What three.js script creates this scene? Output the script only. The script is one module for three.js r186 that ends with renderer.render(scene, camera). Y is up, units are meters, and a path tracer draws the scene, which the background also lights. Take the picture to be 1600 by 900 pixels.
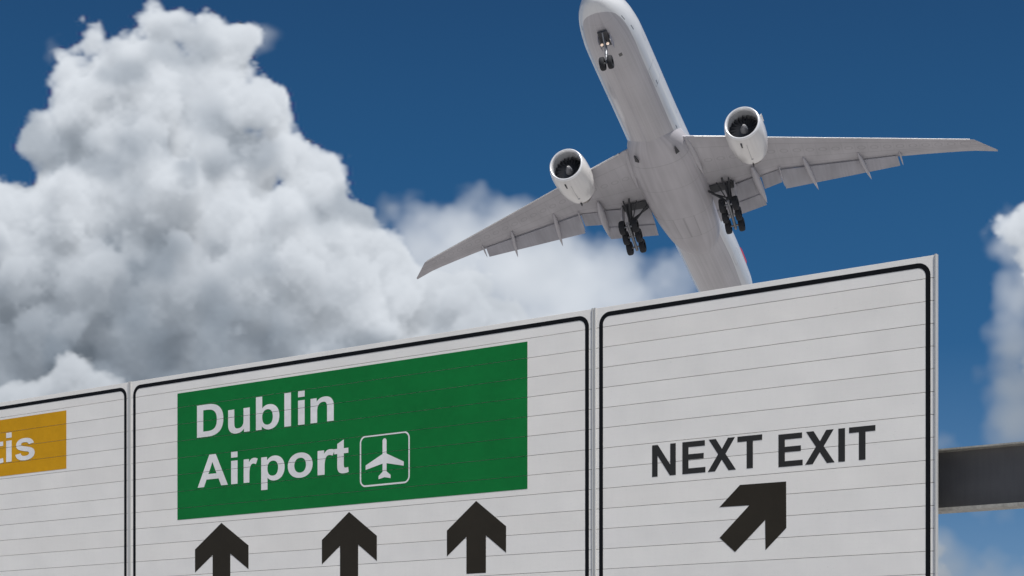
import * as THREE from 'three';
import { mergeGeometries } from 'three/addons/utils/BufferGeometryUtils.js';

// ---------- camera, exposure, sun
const EXPOSURE = 1.12, SKY_GAIN = 1 / EXPOSURE;
const scene = new THREE.Scene();
const renderer = new THREE.WebGLRenderer({ antialias: true });
renderer.setSize(1024, 576); renderer.shadowMap.enabled = true;
renderer.toneMapping = THREE.LinearToneMapping; renderer.toneMappingExposure = EXPOSURE;
const EYE = 3.8;
const camera = new THREE.PerspectiveCamera(2 * Math.atan(1107.24 / 2600) * 180 / Math.PI, 1600 / 2214.48, 0.1, 9000);
camera.setViewOffset(1600, 2214.48, 0, 0, 1600, 900);   // rising front: level camera, verticals stay upright
camera.position.set(0, EYE, 0);
const SUN = new THREE.Vector3(0.22, 0.87, 0.42).normalize();
const sun = new THREE.DirectionalLight(new THREE.Color(1, 0.972, 0.93), 4.6);
sun.position.copy(SUN).multiplyScalar(300); sun.castShadow = true;
Object.assign(sun.shadow.camera, { left: -140, right: 140, top: 140, bottom: -140, near: 1, far: 800 }); sun.shadow.mapSize.set(4096, 4096);
sun.target.position.set(0, 20, -80);
sun.position.add(sun.target.position);
scene.add(sun, sun.target);
// ---------- sky: air and cumulus clouds, worked out as a volume and written into one equirectangular map
const F = 2600, PY = 1107.24;            // focal length and height of the optical axis, in photograph pixels
function rng(seed) { let s = seed >>> 0; return () => { s = (s + 0x6D2B79F5) | 0; let t = Math.imul(s ^ (s >>> 15), 1 | s); t = (t + Math.imul(t ^ (t >>> 7), 61 | t)) ^ t; return ((t ^ (t >>> 14)) >>> 0) / 4294967296; }; }
const lin = (c) => { c /= 255; return c <= 0.04045 ? c / 12.92 : Math.pow((c + 0.055) / 1.055, 2.4); };
const sm = (a, b, x) => { const t = Math.min(1, Math.max(0, (x - a) / (b - a))); return t * t * (3 - 2 * t); };
function makeSky() {
  const rnd = rng(11), N = 64, tile = new Float32Array(N * N * N);
  for (let i = 0; i < tile.length; i++) tile[i] = rnd() * 2 - 1;
  const fade = (t) => t * t * (3 - 2 * t);
  const noise = (x, y, z) => {
    const fx = Math.floor(x), fy = Math.floor(y), fz = Math.floor(z), u = fade(x - fx), v = fade(y - fy), w = fade(z - fz);
    const x0 = fx & 63, x1 = (fx + 1) & 63, y0 = (fy & 63) << 6, y1 = ((fy + 1) & 63) << 6, z0 = (fz & 63) << 12, z1 = ((fz + 1) & 63) << 12;
    const a = tile[x0 | y0 | z0] * (1 - u) + tile[x1 | y0 | z0] * u, b = tile[x0 | y1 | z0] * (1 - u) + tile[x1 | y1 | z0] * u;
    const c = tile[x0 | y0 | z1] * (1 - u) + tile[x1 | y0 | z1] * u, d = tile[x0 | y1 | z1] * (1 - u) + tile[x1 | y1 | z1] * u;
    return (a * (1 - v) + b * v) * (1 - w) + (c * (1 - v) + d * v) * w;
  };
  // cloud volume: x, y across the sky in units of 1/2600 rad, z away from the viewer
  const X0 = -277, Y0 = -240, SX = 3.2, SY = 2.4, SZ = 6, NX = 674, NY = 510, NZ = 80;
  const field = new Float32Array(NX * NY * NZ).fill(-60), veil = new Float32Array(NX * NY * NZ).fill(-60);
  const splat = (cx, cy, cz, r, soft) => {
    const into = soft > 2 ? veil : field, R = r + 45, r2 = R * R;
    const i0 = Math.max(0, Math.floor((cx - R - X0) / SX)), i1 = Math.min(NX - 1, Math.ceil((cx + R - X0) / SX));
    const j0 = Math.max(0, Math.floor((cy - R - Y0) / SY)), j1 = Math.min(NY - 1, Math.ceil((cy + R - Y0) / SY));
    const k0 = Math.max(0, Math.floor((cz - R) / SZ)), k1 = Math.min(NZ - 1, Math.ceil((cz + R) / SZ));
    for (let j = j0; j <= j1; j++) { const dy = Y0 + j * SY - cy;
      for (let k = k0; k <= k1; k++) { const dz = k * SZ - cz, q = dy * dy + dz * dz; if (q > r2) continue;
        const row = (j * NZ + k) * NX;
        for (let i = i0; i <= i1; i++) { const dx = X0 + i * SX - cx, d = r - Math.sqrt(q + dx * dx), o = into[row + i], h = Math.max(0, 14 - Math.abs(d - o)) / 14; into[row + i] = Math.max(d, o) + h * h * 2.6; } } }
  };
  const grow = (x, y, z, r, soft, depth) => {
    splat(x, y, z, r, soft);
    if (depth < 1 || r < 9) return;
    const n = depth === 2 ? 12 : 6;
    for (let i = 0; i < n; i++) {
      const a = rnd() * 6.2832, c = rnd() * 2 - 1, s = Math.sqrt(1 - c * c), ux = s * Math.cos(a), uy = c - 0.25, uz = s * Math.sin(a) - 0.2;
      const q = r * (0.16 + 0.46 * rnd() * rnd() + 0.06), e = r * (0.98 - 0.45 * q / r) * (0.86 + 0.14 * rnd());
      grow(x + ux * e, y + uy * e, z + uz * e, q, soft, depth - 1);
    }
  };
  // main bodies: [x, y, z, radius, softness, depth of budding]
  const bodies = [
    [262, 42, 240, 48, 1, 2], [300, 60, 245, 40, 1, 2], [205, 92, 230, 44, 1, 2], [140, 66, 250, 34, 1, 2], [345, 74, 250, 42, 1, 2], [380, 70, 250, 24, 1, 2], [170, 110, 240, 40, 1, 2], [396, 52, 250, 7, 1, 1], [360, 105, 240, 26, 1, 1], [110, 96, 260, 26, 1, 1], [128, 118, 250, 34, 1, 1], [410, 275, 230, 40, 1, 1],
    [245, 130, 220, 70, 1, 2], [330, 130, 235, 55, 1, 2], [395, 164, 190, 45, 1, 2], [420, 205, 215, 24, 1, 1], [130, 165, 200, 56, 1, 2], [68, 220, 200, 44, 1, 2],
    [205, 215, 215, 90, 1, 2], [290, 235, 230, 92, 1, 2], [380, 256, 205, 58, 1, 2], [468, 274, 190, 44, 1, 2], [517, 292, 200, 38, 1, 2], [455, 240, 215, 24, 1, 1],
    [18, 325, 200, 58, 1, 2], [110, 320, 190, 85, 1, 2], [-80, 330, 220, 90, 1, 2], [230, 330, 190, 100, 1, 2], [350, 340, 190, 90, 1, 2], [450, 350, 170, 75, 1, 2], [535, 352, 185, 56, 1, 2], [572, 400, 200, 50, 1, 2],
    [40, 420, 200, 85, 1, 2], [150, 430, 180, 90, 1, 2], [270, 440, 175, 95, 1, 2], [390, 450, 170, 95, 1, 2], [500, 440, 175, 85, 1, 2], [605, 455, 195, 62, 1, 2],
    [-120, 450, 220, 110, 1, 2], [80, 520, 200, 80, 1, 2], [220, 530, 190, 90, 1, 2], [340, 540, 180, 90, 1, 2], [460, 530, 180, 85, 1, 2], [570, 520, 190, 76, 1, 2],
    [-60, 560, 230, 110, 1, 2], [112, 598, 52, 30, 1, 2], [152, 604, 52, 30, 1, 2], [70, 620, 52, 28, 1, 2], [190, 616, 54, 24, 1, 2], [30, 640, 54, 30, 1, 2], [178, 560, 54, 10, 1, 2], [300, 640, 200, 110, 1, 1], [450, 640, 200, 110, 1, 1], [0, 660, 230, 110, 1, 1], [150, 680, 220, 110, 1, 1], [600, 620, 210, 100, 1, 1],
    [60, 450, 330, 130, 1, 0], [220, 470, 330, 150, 1, 0], [400, 480, 330, 150, 1, 0], [-120, 560, 330, 150, 1, 0], [150, 600, 340, 150, 1, 0], [400, 620, 340, 150, 1, 0], [560, 560, 330, 120, 1, 0],
    [680, 470, 240, 58, 1, 2], [740, 450, 250, 44, 1, 2], [770, 520, 240, 66, 1, 2], [700, 560, 235, 90, 1, 2], [850, 560, 245, 70, 1, 1],
    // the softer bank to the right of it
    [655, 390, 260, 52, 3, 2], [720, 372, 265, 60, 3, 2], [785, 380, 270, 58, 3, 2], [700, 430, 250, 76, 3, 2], [800, 430, 255, 80, 3, 2], [860, 415, 265, 70, 3, 2], [900, 480, 255, 85, 3, 2],
    [950, 425, 275, 62, 3, 2], [980, 480, 270, 70, 3, 1], [1030, 440, 280, 46, 3, 1], [1060, 430, 280, 34, 3, 1], [850, 550, 250, 100, 3, 1], [1010, 530, 270, 70, 3, 1], [610, 326, 275, 16, 3, 1], [640, 316, 275, 10, 3, 1], [592, 350, 275, 14, 3, 1], [88, 80, 290, 26, 3, 1], [150, 90, 290, 40, 3, 1], [395, 55, 285, 18, 3, 1],
    // the ragged column at the right
    [1594, 348, 230, 26, 1, 2], [1590, 372, 235, 44, 3, 2], [1558, 354, 235, 14, 1, 1], [1548, 352, 235, 22, 3, 1], [1640, 380, 230, 42, 1, 2], [1606, 402, 240, 18, 1, 1], [1650, 460, 230, 40, 1, 2], [1640, 590, 240, 40, 1, 2], [1612, 440, 235, 30, 3, 2], [1596, 470, 235, 40, 3, 2], [1590, 540, 235, 50, 3, 2], [1592, 610, 235, 60, 3, 2], [1600, 650, 235, 56, 3, 2], [1585, 620, 245, 40, 3, 2], [1575, 575, 245, 40, 3, 2],
    [1560, 640, 250, 26, 3, 1], [1525, 585, 260, 24, 3, 1], [1610, 660, 240, 50, 3, 1], [1700, 480, 235, 70, 1, 2], [1710, 620, 235, 80, 1, 2], [1820, 540, 240, 80, 1, 2],
    [1470, 868, 220, 26, 3, 2], [1482, 892, 220, 34, 3, 1], [1540, 912, 220, 34, 3, 1], [1596, 912, 225, 24, 3, 2], [1660, 900, 225, 50, 1, 2], [1440, 920, 225, 50, 1, 2], [1350, 930, 230, 45, 1, 1], [1780, 880, 230, 60, 1, 2], [1470, 695, 260, 12, 3, 1], [1536, 798, 260, 9, 3, 1], [1570, 800, 260, 9, 3, 1],
    [-230, 380, 230, 110, 1, 2], [-240, 560, 230, 110, 1, 1], [1870, 700, 240, 60, 1, 1], [1100, 950, 240, 50, 1, 1], [900, 960, 240, 60, 1, 1], [600, 930, 240, 60, 1, 1], [300, 950, 240, 70, 1, 1],
  ];
  for (const [x, y, z, r, soft, depth] of bodies) grow(x, y, z, r, soft, depth);
  // edges torn by noise; density 0..1
  const dens = new Float32Array(NX * NY * NZ);
  for (let j = 0; j < NY; j++) for (let k = 0; k < NZ; k++) for (let i = 0; i < NX; i++) {
    const at = (j * NZ + k) * NX + i; let d = field[at]; const e = veil[at];
    if (d < -26 && e < -34) continue;
    if (d > 45) { dens[at] = 1; continue; }
    const x = X0 + i * SX, y = Y0 + j * SY, z = k * SZ, n1 = noise(x / 56, y / 56, z / 56), n2 = noise(x / 26 + 7, y / 26, z / 26), n3 = noise(x / 13, y / 13 + 5, z / 13);
    let q = 0;
    d += n1 * 18 + n2 * 10 + n3 * 6 + noise(x / 6.5, y / 6.5, z / 6.5 + 3) * 4.5 - 3;
    if (d > 0) q = Math.min(1, d / 14);
    if (e > -34) { const v = e + 4 + n1 * 13 + n2 * 10 + n3 * 6 + noise(x / 110, y / 70, z / 110 + 9) * 18; if (v > 0) q = Math.max(q, Math.min(x > 1300 ? 0.15 : 0.05 + 0.12 * sm(1060, 720, x), v / 290)); }
    dens[at] = q;
  }
  // depth of cloud towards the sun, row by row from the top
  const tau = field, ox = SUN.x / SUN.y * SY / SX, oz = -SUN.z / SUN.y * SY / SZ, step = SY / SUN.y;
  for (let j = 0; j < NY; j++) for (let k = 0; k < NZ; k++) {
    const kk = k + oz, k0 = Math.min(NZ - 1, Math.max(0, Math.floor(kk))), k1 = Math.min(NZ - 1, k0 + 1), w = Math.min(1, Math.max(0, kk - k0));
    for (let i = 0; i < NX; i++) {
      const at = (j * NZ + k) * NX + i; let t = 0;
      if (j > 0) {
        const ii = i + ox, i0 = Math.min(NX - 1, Math.floor(ii)), i1 = Math.min(NX - 1, i0 + 1), u = ii - Math.floor(ii), r0 = ((j - 1) * NZ + k0) * NX, r1 = ((j - 1) * NZ + k1) * NX;
        t = (tau[r0 + i0] * (1 - u) + tau[r0 + i1] * u) * (1 - w) + (tau[r1 + i0] * (1 - u) + tau[r1 + i1] * u) * w;
      }
      tau[at] = t + dens[at] * step;
    }
  }
  // depth of cloud overhead, for the light of the sky
  const over = veil;
  for (let j = 0; j < NY; j++) for (let k = 0; k < NZ; k++) for (let i = 0; i < NX; i++) {
    const at = (j * NZ + k) * NX + i; let t = 0;
    if (j > 0) { const r = ((j - 1) * NZ + k) * NX, a = Math.max(0, i - 1), b = Math.min(NX - 1, i + 1), p = ((j - 1) * NZ + Math.max(0, k - 1)) * NX; t = 0.4 * over[r + i] + 0.2 * over[r + a] + 0.2 * over[r + b] + 0.2 * over[p + i]; }
    over[at] = t + dens[at] * SY;
  }
  // look through it
  const img = new Float32Array(NX * NY * 4), sigma = 0.13;
  for (let j = 0; j < NY; j++) for (let i = 0; i < NX; i++) {
    let T = 1, r = 0, g = 0, b = 0;
    for (let k = 0; k < NZ && T > 0.01; k++) {
      const at = (j * NZ + k) * NX + i, q = dens[at]; if (q <= 0) continue;
      const a = 1 - Math.exp(-q * sigma * SZ), t = tau[at];
      const x = X0 + i * SX, y = Y0 + j * SY, z = k * SZ, ab = over[at];
      const wob = noise(x / 120, y / 95, 4), hollow = sm(-0.15, 0.55, noise(x / 95 + 3, y / 80, z / 240) + 0.45 * noise(x / 42, y / 38 + 2, z / 80)) * sm(-40, 130, y) * (1 - 0.8 * sm(600, 720, x));
      const front = 0.75 * sm(96, 70, z) * sm(500, 540, y);
      const low = 0.70 * sm(250, 540, y - 0.34 * (x - 120) + 105 * wob) * sm(1000, 700, x) + 0.7 * sm(420, 600, y) * sm(1300, 1500, x);
      const shade = front + (1 - front) * (1 - low) * (1.08 - 0.55 * hollow);
      const direct = shade * (0.14 * Math.exp(-t * 0.040) + 0.19 * Math.exp(-t * 0.010) + 0.17 * Math.exp(-t * 0.0032)), amb = (0.32 + 0.18 * Math.exp(-ab * 0.02) + 0.50 * Math.exp(-ab * 0.0045)) * (1 - 0.14 * low);
      const w = T * a;
      r += w * (direct * 0.985 + amb * 0.218); g += w * (direct * 0.97 + amb * 0.268); b += w * (direct * 0.955 + amb * 0.330); T *= 1 - a;
    }
    const o = (j * NX + i) * 4; img[o] = r; img[o + 1] = g; img[o + 2] = b; img[o + 3] = 1 - T;
  }
  // clear air by elevation (degrees), as the eye sees it
  const air = [[-90, 118, 118, 116], [-2, 140, 158, 178], [3, 112, 146, 180], [7, 80, 122, 164], [12, 47, 96, 143], [18, 39, 85, 130], [24, 34, 72, 114], [40, 30, 62, 104], [90, 26, 54, 94]];
  const W = 4096, H = 4096, data = new Float32Array(W * H * 4), px = [0, 0, 0, 0];
  for (let row = 0; row < H; row++) {
    const el = ((row + 0.5) / H - 0.5) * 180; let n = 0; while (n < air.length - 2 && el > air[n + 1][0]) n++;
    const f = Math.min(1, Math.max(0, (el - air[n][0]) / (air[n + 1][0] - air[n][0]))), base = [1, 2, 3].map((c) => lin(air[n][c]) * (1 - f) + lin(air[n + 1][c]) * f);
    const te = Math.tan(el * Math.PI / 180), inBand = el > 0.5 && el < 29;
    for (let col = 0; col < W; col++) {
      const o = (row * W + col) * 4; let R = base[0], G = base[1], B = base[2];
      if (inBand) {
        // azimuth from straight ahead (-z), the volume mirrored every 45 degrees round the sky
        const round = ((col + 0.5) / W - 0.5) * 360; let az = round + 90; az = ((az + 22.5) % 360 + 360) % 360; const m = Math.floor(az / 45); az = az - m * 45 - 22.5; if (m & 1) az = -az;
        const ar = az * Math.PI / 180, x = 800 + F * Math.tan(ar), y = PY - F * te / Math.cos(ar);
        const gx = Math.min(NX - 1.001, Math.max(0, (x - X0) / SX)), gy = (y - Y0) / SY;
        if (gy > 0 && gy < NY - 1) {
          const i = Math.floor(gx), j = Math.floor(gy), u = gx - i, v = gy - j;
          for (let c = 0; c < 4; c++) { const p = (j * NX + i) * 4 + c; px[c] = (img[p] * (1 - u) + img[p + 4] * u) * (1 - v) + (img[p + NX * 4] * (1 - u) + img[p + NX * 4 + 4] * u) * v; }
          const k = sm(0, 14, gy) * (m === 0 || m === 7 ? 1 : sm(560, 820, x)), a = px[3] * k;
          R = R * (1 - a) + px[0] * k; G = G * (1 - a) + px[1] * k; B = B * (1 - a) + px[2] * k;
        }
      }
      data[o] = R * SKY_GAIN; data[o + 1] = G * SKY_GAIN; data[o + 2] = B * SKY_GAIN; data[o + 3] = 1;
    }
  }
  // the map is read with a smoothing cubic spline: give it the spline's coefficients, so that edges keep their sharpness
  const r0 = Math.floor(H * (0.5 + 0.6 / 180)), r1 = Math.ceil(H * (0.5 + 32 / 180)), z1 = Math.sqrt(3) - 2;
  const lineFilter = (n, at) => { let s = 0; for (let k = 1; k < 14 && k < n; k++) s += data[at(n - k)] * z1 ** k; data[at(0)] += s; for (let k = 1; k < n; k++) data[at(k)] += z1 * data[at(k - 1)]; let l = 0; for (let k = 0; k < 14 && k < n; k++) l += data[at(k)] * z1 ** (k + 1); data[at(n - 1)] = -z1 * (data[at(n - 1)] + l); for (let k = n - 2; k >= 0; k--) data[at(k)] = z1 * (data[at(k + 1)] - data[at(k)]); for (let k = 0; k < n; k++) data[at(k)] *= 6; };
  for (let c = 0; c < 3; c++) for (let row = r0; row < r1; row++) lineFilter(W, (k) => (row * W + k) * 4 + c);
  { const n = r1 - r0, v = new Float32Array(n); for (let c = 0; c < 3; c++) for (let col = 0; col < W; col++) {
    for (let k = 0; k < n; k++) v[k] = data[((r0 + k) * W + col) * 4 + c];
    const w = v.slice(); for (let k = 1; k < n; k++) w[k] += z1 * w[k - 1]; w[n - 1] *= -z1 / (1 - z1); for (let k = n - 2; k >= 0; k--) w[k] = z1 * (w[k + 1] - w[k]);
    for (let k = 0; k < n; k++) { const e = Math.min(1, k / 12, (n - 1 - k) / 12); data[((r0 + k) * W + col) * 4 + c] = Math.max(0.004, 6 * w[k] * e + v[k] * (1 - e)); } } }
  const t = new THREE.DataTexture(data, W, H, THREE.RGBAFormat, THREE.FloatType);
  t.mapping = THREE.EquirectangularReflectionMapping; t.colorSpace = THREE.LinearSRGBColorSpace; t.magFilter = t.minFilter = THREE.LinearFilter; t.needsUpdate = true;
  return t;
}
scene.background = makeSky();
scene.environment = scene.background;

// ---------- helpers
const R0 = rng(77);
function noise2(seed) {
  const r = rng(seed), n = 256, t = new Float32Array(n * n); for (let i = 0; i < t.length; i++) t[i] = r() * 2 - 1;
  return (x, y, px = n, py = n) => {           // value noise that repeats every px, py cells
    const fx = Math.floor(x), fy = Math.floor(y); let u = x - fx, v = y - fy; u = u * u * (3 - 2 * u); v = v * v * (3 - 2 * v);
    const m = (a, b) => ((a % b) + b) % b, x0 = m(fx, px), x1 = m(fx + 1, px), y0 = m(fy, py) * n, y1 = m(fy + 1, py) * n;
    return (t[x0 + y0] * (1 - u) + t[x1 + y0] * u) * (1 - v) + (t[x0 + y1] * (1 - u) + t[x1 + y1] * u) * v;
  };
}
function tex(w, h, fn, { color = true, repeat = [1, 1] } = {}) {
  const d = new Uint8Array(w * h * 4), o = [0, 0, 0];
  for (let j = 0; j < h; j++) for (let i = 0; i < w; i++) { fn(i / w, j / h, o); const p = (j * w + i) * 4; for (let c = 0; c < 3; c++) d[p + c] = Math.max(0, Math.min(255, Math.round(o[c] * 255))); d[p + 3] = 255; }
  const t = new THREE.DataTexture(d, w, h, THREE.RGBAFormat); t.wrapS = t.wrapT = THREE.RepeatWrapping; t.magFilter = THREE.LinearFilter; t.minFilter = THREE.LinearMipmapLinearFilter; t.generateMipmaps = true;
  if (color) t.colorSpace = THREE.SRGBColorSpace; t.repeat.set(...repeat); t.needsUpdate = true; return t;
}
const lrgb = (r, g, b) => new THREE.Color().setRGB(r, g, b);
const mat = (color, roughness = 0.6, extra = {}) => new THREE.MeshStandardMaterial({ color, roughness, ...extra });
const used = {};
function unique(n) { const k = (used[n] = (used[n] ?? -1) + 1); return k ? `${n}_${String(k).padStart(3, '0')}` : n; }
function mesh(name, geometry, material, parent) { const m = new THREE.Mesh(geometry, material); m.name = name; m.castShadow = m.receiveShadow = true; parent.add(m); return m; }
function thing(name, label, category, group) { const g = new THREE.Group(); g.name = unique(name); g.userData = { label, category }; if (group) g.userData.group = group; scene.add(g); return g; }
function sub(name, parent, label) { const g = new THREE.Group(); g.name = name; if (label) g.userData.label = label; parent.add(g); return g; }
const bx = (x0, x1, y0, y1, z0, z1) => new THREE.BoxGeometry(x1 - x0, y1 - y0, z1 - z0).translate((x0 + x1) / 2, (y0 + y1) / 2, (z0 + z1) / 2);
const V = (x, y, z) => new THREE.Vector3(x, y, z);
function bar(a, b, r0, r1 = r0, seg = 12) {
  const d = b.clone().sub(a), g = new THREE.CylinderGeometry(r1, r0, d.length(), seg);
  g.applyQuaternion(new THREE.Quaternion().setFromUnitVectors(V(0, 1, 0), d.clone().normalize())); const m = a.clone().add(b).multiplyScalar(0.5); return g.translate(m.x, m.y, m.z);
}
const merged = (list) => mergeGeometries(list.map((g) => { const q = g.index ? g.toNonIndexed() : g; for (const k of Object.keys(q.attributes)) if (!['position', 'normal', 'uv'].includes(k)) q.deleteAttribute(k); return q; }));
// a skin over rings of points; flip turns the faces over for mirrored pieces
function loft(rings, { flip = false, capStart = true, capEnd = true, uv = null, closed = true } = {}) {
  const n = rings[0].length, P = [], U = [], I = [], cols = closed ? n + 1 : n;
  rings.forEach((r, k) => { for (let i = 0; i < cols; i++) { const p = r[i % n]; P.push(p.x, p.y, p.z); const q = uv ? uv(k, i, p) : [i / n, k / rings.length]; U.push(q[0], q[1]); } });
  const tri = (a, b, c) => flip ? I.push(a, c, b) : I.push(a, b, c);
  for (let k = 0; k < rings.length - 1; k++) for (let i = 0; i < cols - 1; i++) { const a = k * cols + i, b = a + 1, c = a + cols, d = c + 1; tri(a, b, c); tri(b, d, c); }
  const g = new THREE.BufferGeometry();
  const cap = (k, rev) => { const c = rings[k].reduce((s, p) => s.add(p), V(0, 0, 0)).multiplyScalar(1 / n), at = P.length / 3; P.push(c.x, c.y, c.z); U.push(...(uv ? uv(k, 0, c) : [0, 0])); for (let i = 0; i < n; i++) { const a = at + 1 + i; P.push(rings[k][i].x, rings[k][i].y, rings[k][i].z); U.push(...(uv ? uv(k, i, rings[k][i]) : [0, 0])); const b = at + 1 + (i + 1) % n; rev ? tri(at, b, a) : tri(at, a, b); } };
  if (capStart) cap(0, true); if (capEnd) cap(rings.length - 1, false);
  g.setAttribute('position', new THREE.Float32BufferAttribute(P, 3)); g.setAttribute('uv', new THREE.Float32BufferAttribute(U, 2)); g.setIndex(I);
  g.computeVertexNormals(); return g;
}
// smooth interpolation through a table of rows [s, ...values]
function table(rows) {
  return (s) => {
    const n = rows.length; if (s <= rows[0][0]) return rows[0].slice(1); if (s >= rows[n - 1][0]) return rows[n - 1].slice(1);
    let k = 0; while (s > rows[k + 1][0]) k++;
    const a = rows[k], b = rows[k + 1], h = b[0] - a[0], t = (s - a[0]) / h;
    const slope = (i, c) => { if (i <= 0 || i >= n - 1) { const p = rows[Math.max(0, i - 1)], q = rows[Math.min(n - 1, i + 1)]; return (q[c] - p[c]) / (q[0] - p[0]); } const l = (rows[i][c] - rows[i - 1][c]) / (rows[i][0] - rows[i - 1][0]), r = (rows[i + 1][c] - rows[i][c]) / (rows[i + 1][0] - rows[i][0]); return l * r <= 0 ? 0 : 2 * l * r / (l + r); };
    return a.slice(1).map((_, i) => { const c = i + 1, m0 = slope(k, c), m1 = slope(k + 1, c), t2 = t * t, t3 = t2 * t; return (2 * t3 - 3 * t2 + 1) * a[c] + (t3 - 2 * t2 + t) * h * m0 + (3 * t2 - 2 * t3) * b[c] + (t3 - t2) * h * m1; });
  };
}

// ---------- ground: dry pale land below, out of the frame; it throws warm light up
{
  const n = noise2(5), t = tex(512, 512, (u, v, o) => { const q = 0.620 + 0.05 * n(u * 8, v * 8, 8, 8) + 0.05 * n(u * 32 + 3, v * 32, 32, 32) + 0.05 * n(u * 128, v * 128, 128, 128); o[0] = q * 1.0; o[1] = q * 0.985; o[2] = q * 0.972; }, { repeat: [1 / 24, 1 / 24] });
  const g = new THREE.PlaneGeometry(8000, 8000, 8, 8); g.rotateX(-Math.PI / 2); const p = g.attributes.position, q = g.attributes.uv; for (let i = 0; i < p.count; i++) q.setXY(i, p.getX(i), p.getZ(i));
  const m = mesh('ground', g, mat(0xffffff, 0.95, { map: t }), scene); m.userData.kind = 'structure';
}

// ---------- the sign: three big panels of horizontal planks on one gantry
const PHI = Math.atan(2600 / 3825), SIGN_AT = V(5.7037, 0, -22.4011);
const onSign = (a, y, out = 0) => V(SIGN_AT.x + a * Math.cos(PHI) - out * Math.sin(PHI), y, SIGN_AT.z + a * Math.sin(PHI) + out * Math.cos(PHI));
const TOP = 6.115, PITCH = 0.307, ROWS = 15, GAP = 0.0075, BOTTOM = TOP - ROWS * PITCH;
const nz = noise2(9), nz2 = noise2(21);
const faceMap = (seed, tone) => { const n = noise2(seed); return tex(1024, 512, (u, v, o) => {
  const blot = n(u * 7, v * 3, 7, 3) * 0.65 + n(u * 17 + 5, v * 9, 17, 9) * 0.35, drip = n(u * 190, v * 5, 190, 5) * 0.5 + n(u * 90 + 9, v * 11, 90, 11) * 0.5, rub = n(u * 14, v * 150, 14, 150);
  let q = tone + 0.020 * blot + 0.004 * drip + 0.002 * rub; const sp = n(u * 250 + 3, v * 200, 250, 200); if (sp > 0.93) q -= 0.05;
  o[0] = q * 1.0; o[1] = q * 0.988; o[2] = q * 0.966;
}, { repeat: [1 / 5.2, 1 / 2.4] }); };
const faceBump = tex(512, 512, (u, v, o) => { o[0] = o[1] = o[2] = 0.5 + 0.32 * nz(u * 6, v * 3, 6, 3) + 0.14 * nz2(u * 17, v * 8, 17, 8); }, { color: false, repeat: [1 / 3.7, 1 / 1.9] });
const faceMats = [0, 1, 2, 3].map((i) => mat(lrgb([0.99, 1, 0.98, 0.995][i], [0.99, 1, 0.98, 0.99][i], [0.99, 1, 0.985, 0.985][i]), 0.42, { map: faceMap(31 + i, 0.912), bumpMap: faceBump, bumpScale: 0.006 }));
const ALU = mat(lrgb(0.52, 0.515, 0.50), 0.42, { metalness: 0.25 });
const BACK = mat(lrgb(0.30, 0.31, 0.32), 0.6, { metalness: 0.3 });
const printMap = (seed, amp) => { const n = noise2(seed); return tex(512, 512, (u, v, o) => { const q = 0.94 + amp * (n(u * 9, v * 6, 9, 6) * 0.5 + n(u * 40, v * 26, 40, 26) * 0.3 + n(u * 200, v * 60, 200, 60) * 0.2); o[0] = o[1] = o[2] = q; }, { repeat: [1 / 4.1, 1 / 2.3] }); };
const pm = printMap(55, 0.05);
const ink = (c, r = 0.6) => new THREE.MeshPhysicalMaterial({ color: c, roughness: r, specularIntensity: 0.22, map: pm });
const GREEN = ink(lrgb(0.0066, 0.188, 0.042)), YELLOW = ink(lrgb(0.68, 0.345, 0.012)), INK = ink(lrgb(0.007, 0.008, 0.010)), INK_TEXT = ink(lrgb(0.036, 0.036, 0.036)), INK_ARROW = ink(lrgb(0.034, 0.029, 0.022)), WHITE = ink(lrgb(0.86, 0.855, 0.85));

// flat print: outlines cut along the joints between planks, so that each joint stays open through it
function printed(name, shapes, material, parent, lift, whole = false, curve = 14) {
  const P = [], N = [], U = [];
  for (const s of [].concat(shapes)) {
    const g = new THREE.ShapeGeometry(s, curve), p = g.attributes.position, ix = g.index;
    for (let t = 0; t < ix.count; t += 3) {
      const tri = [0, 1, 2].map((k) => [p.getX(ix.getX(t + k)), p.getY(ix.getX(t + k))]);
      const lo = Math.min(...tri.map((q) => q[1])), hi = Math.max(...tri.map((q) => q[1]));
      const k0 = Math.max(0, Math.floor((TOP - hi) / PITCH - 0.01)), k1 = Math.min(ROWS - 1, Math.floor((TOP - lo) / PITCH + 0.01));
      for (let k = k0; k <= k1; k++) {
        if (whole && k > k0) break;
        const b1 = TOP - k * PITCH - (k ? GAP / 2 - 0.0004 : 0), b0 = TOP - (k + 1) * PITCH + GAP / 2 - 0.0004; let poly = tri;
        if (!whole) for (const [c, sg] of [[b0, 1], [b1, -1]]) {
          const out = [];
          for (let i = 0; i < poly.length; i++) { const A = poly[i], B = poly[(i + 1) % poly.length], da = (A[1] - c) * sg, db = (B[1] - c) * sg; if (da >= 0) out.push(A); if (da * db < 0) { const f = da / (da - db); out.push([A[0] + (B[0] - A[0]) * f, c]); } }
          poly = out; if (poly.length < 3) break;
        }
        for (let i = 1; i + 1 < poly.length; i++) for (const q of [poly[0], poly[i], poly[i + 1]]) { P.push(q[0], q[1] - BOTTOM, lift); N.push(0, 0, 1); U.push(q[0], q[1]); }
      }
    }
  }
  const g = new THREE.BufferGeometry(); g.setAttribute('position', new THREE.Float32BufferAttribute(P, 3)); g.setAttribute('normal', new THREE.Float32BufferAttribute(N, 3)); g.setAttribute('uv', new THREE.Float32BufferAttribute(U, 2));
  return mesh(name, g, material, parent);
}
const poly = (pts) => new THREE.Shape(pts.map(([x, y]) => new THREE.Vector2(x, y)));
const rect = (x0, x1, y0, y1) => poly([[x0, y0], [x1, y0], [x1, y1], [x0, y1]]);
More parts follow.
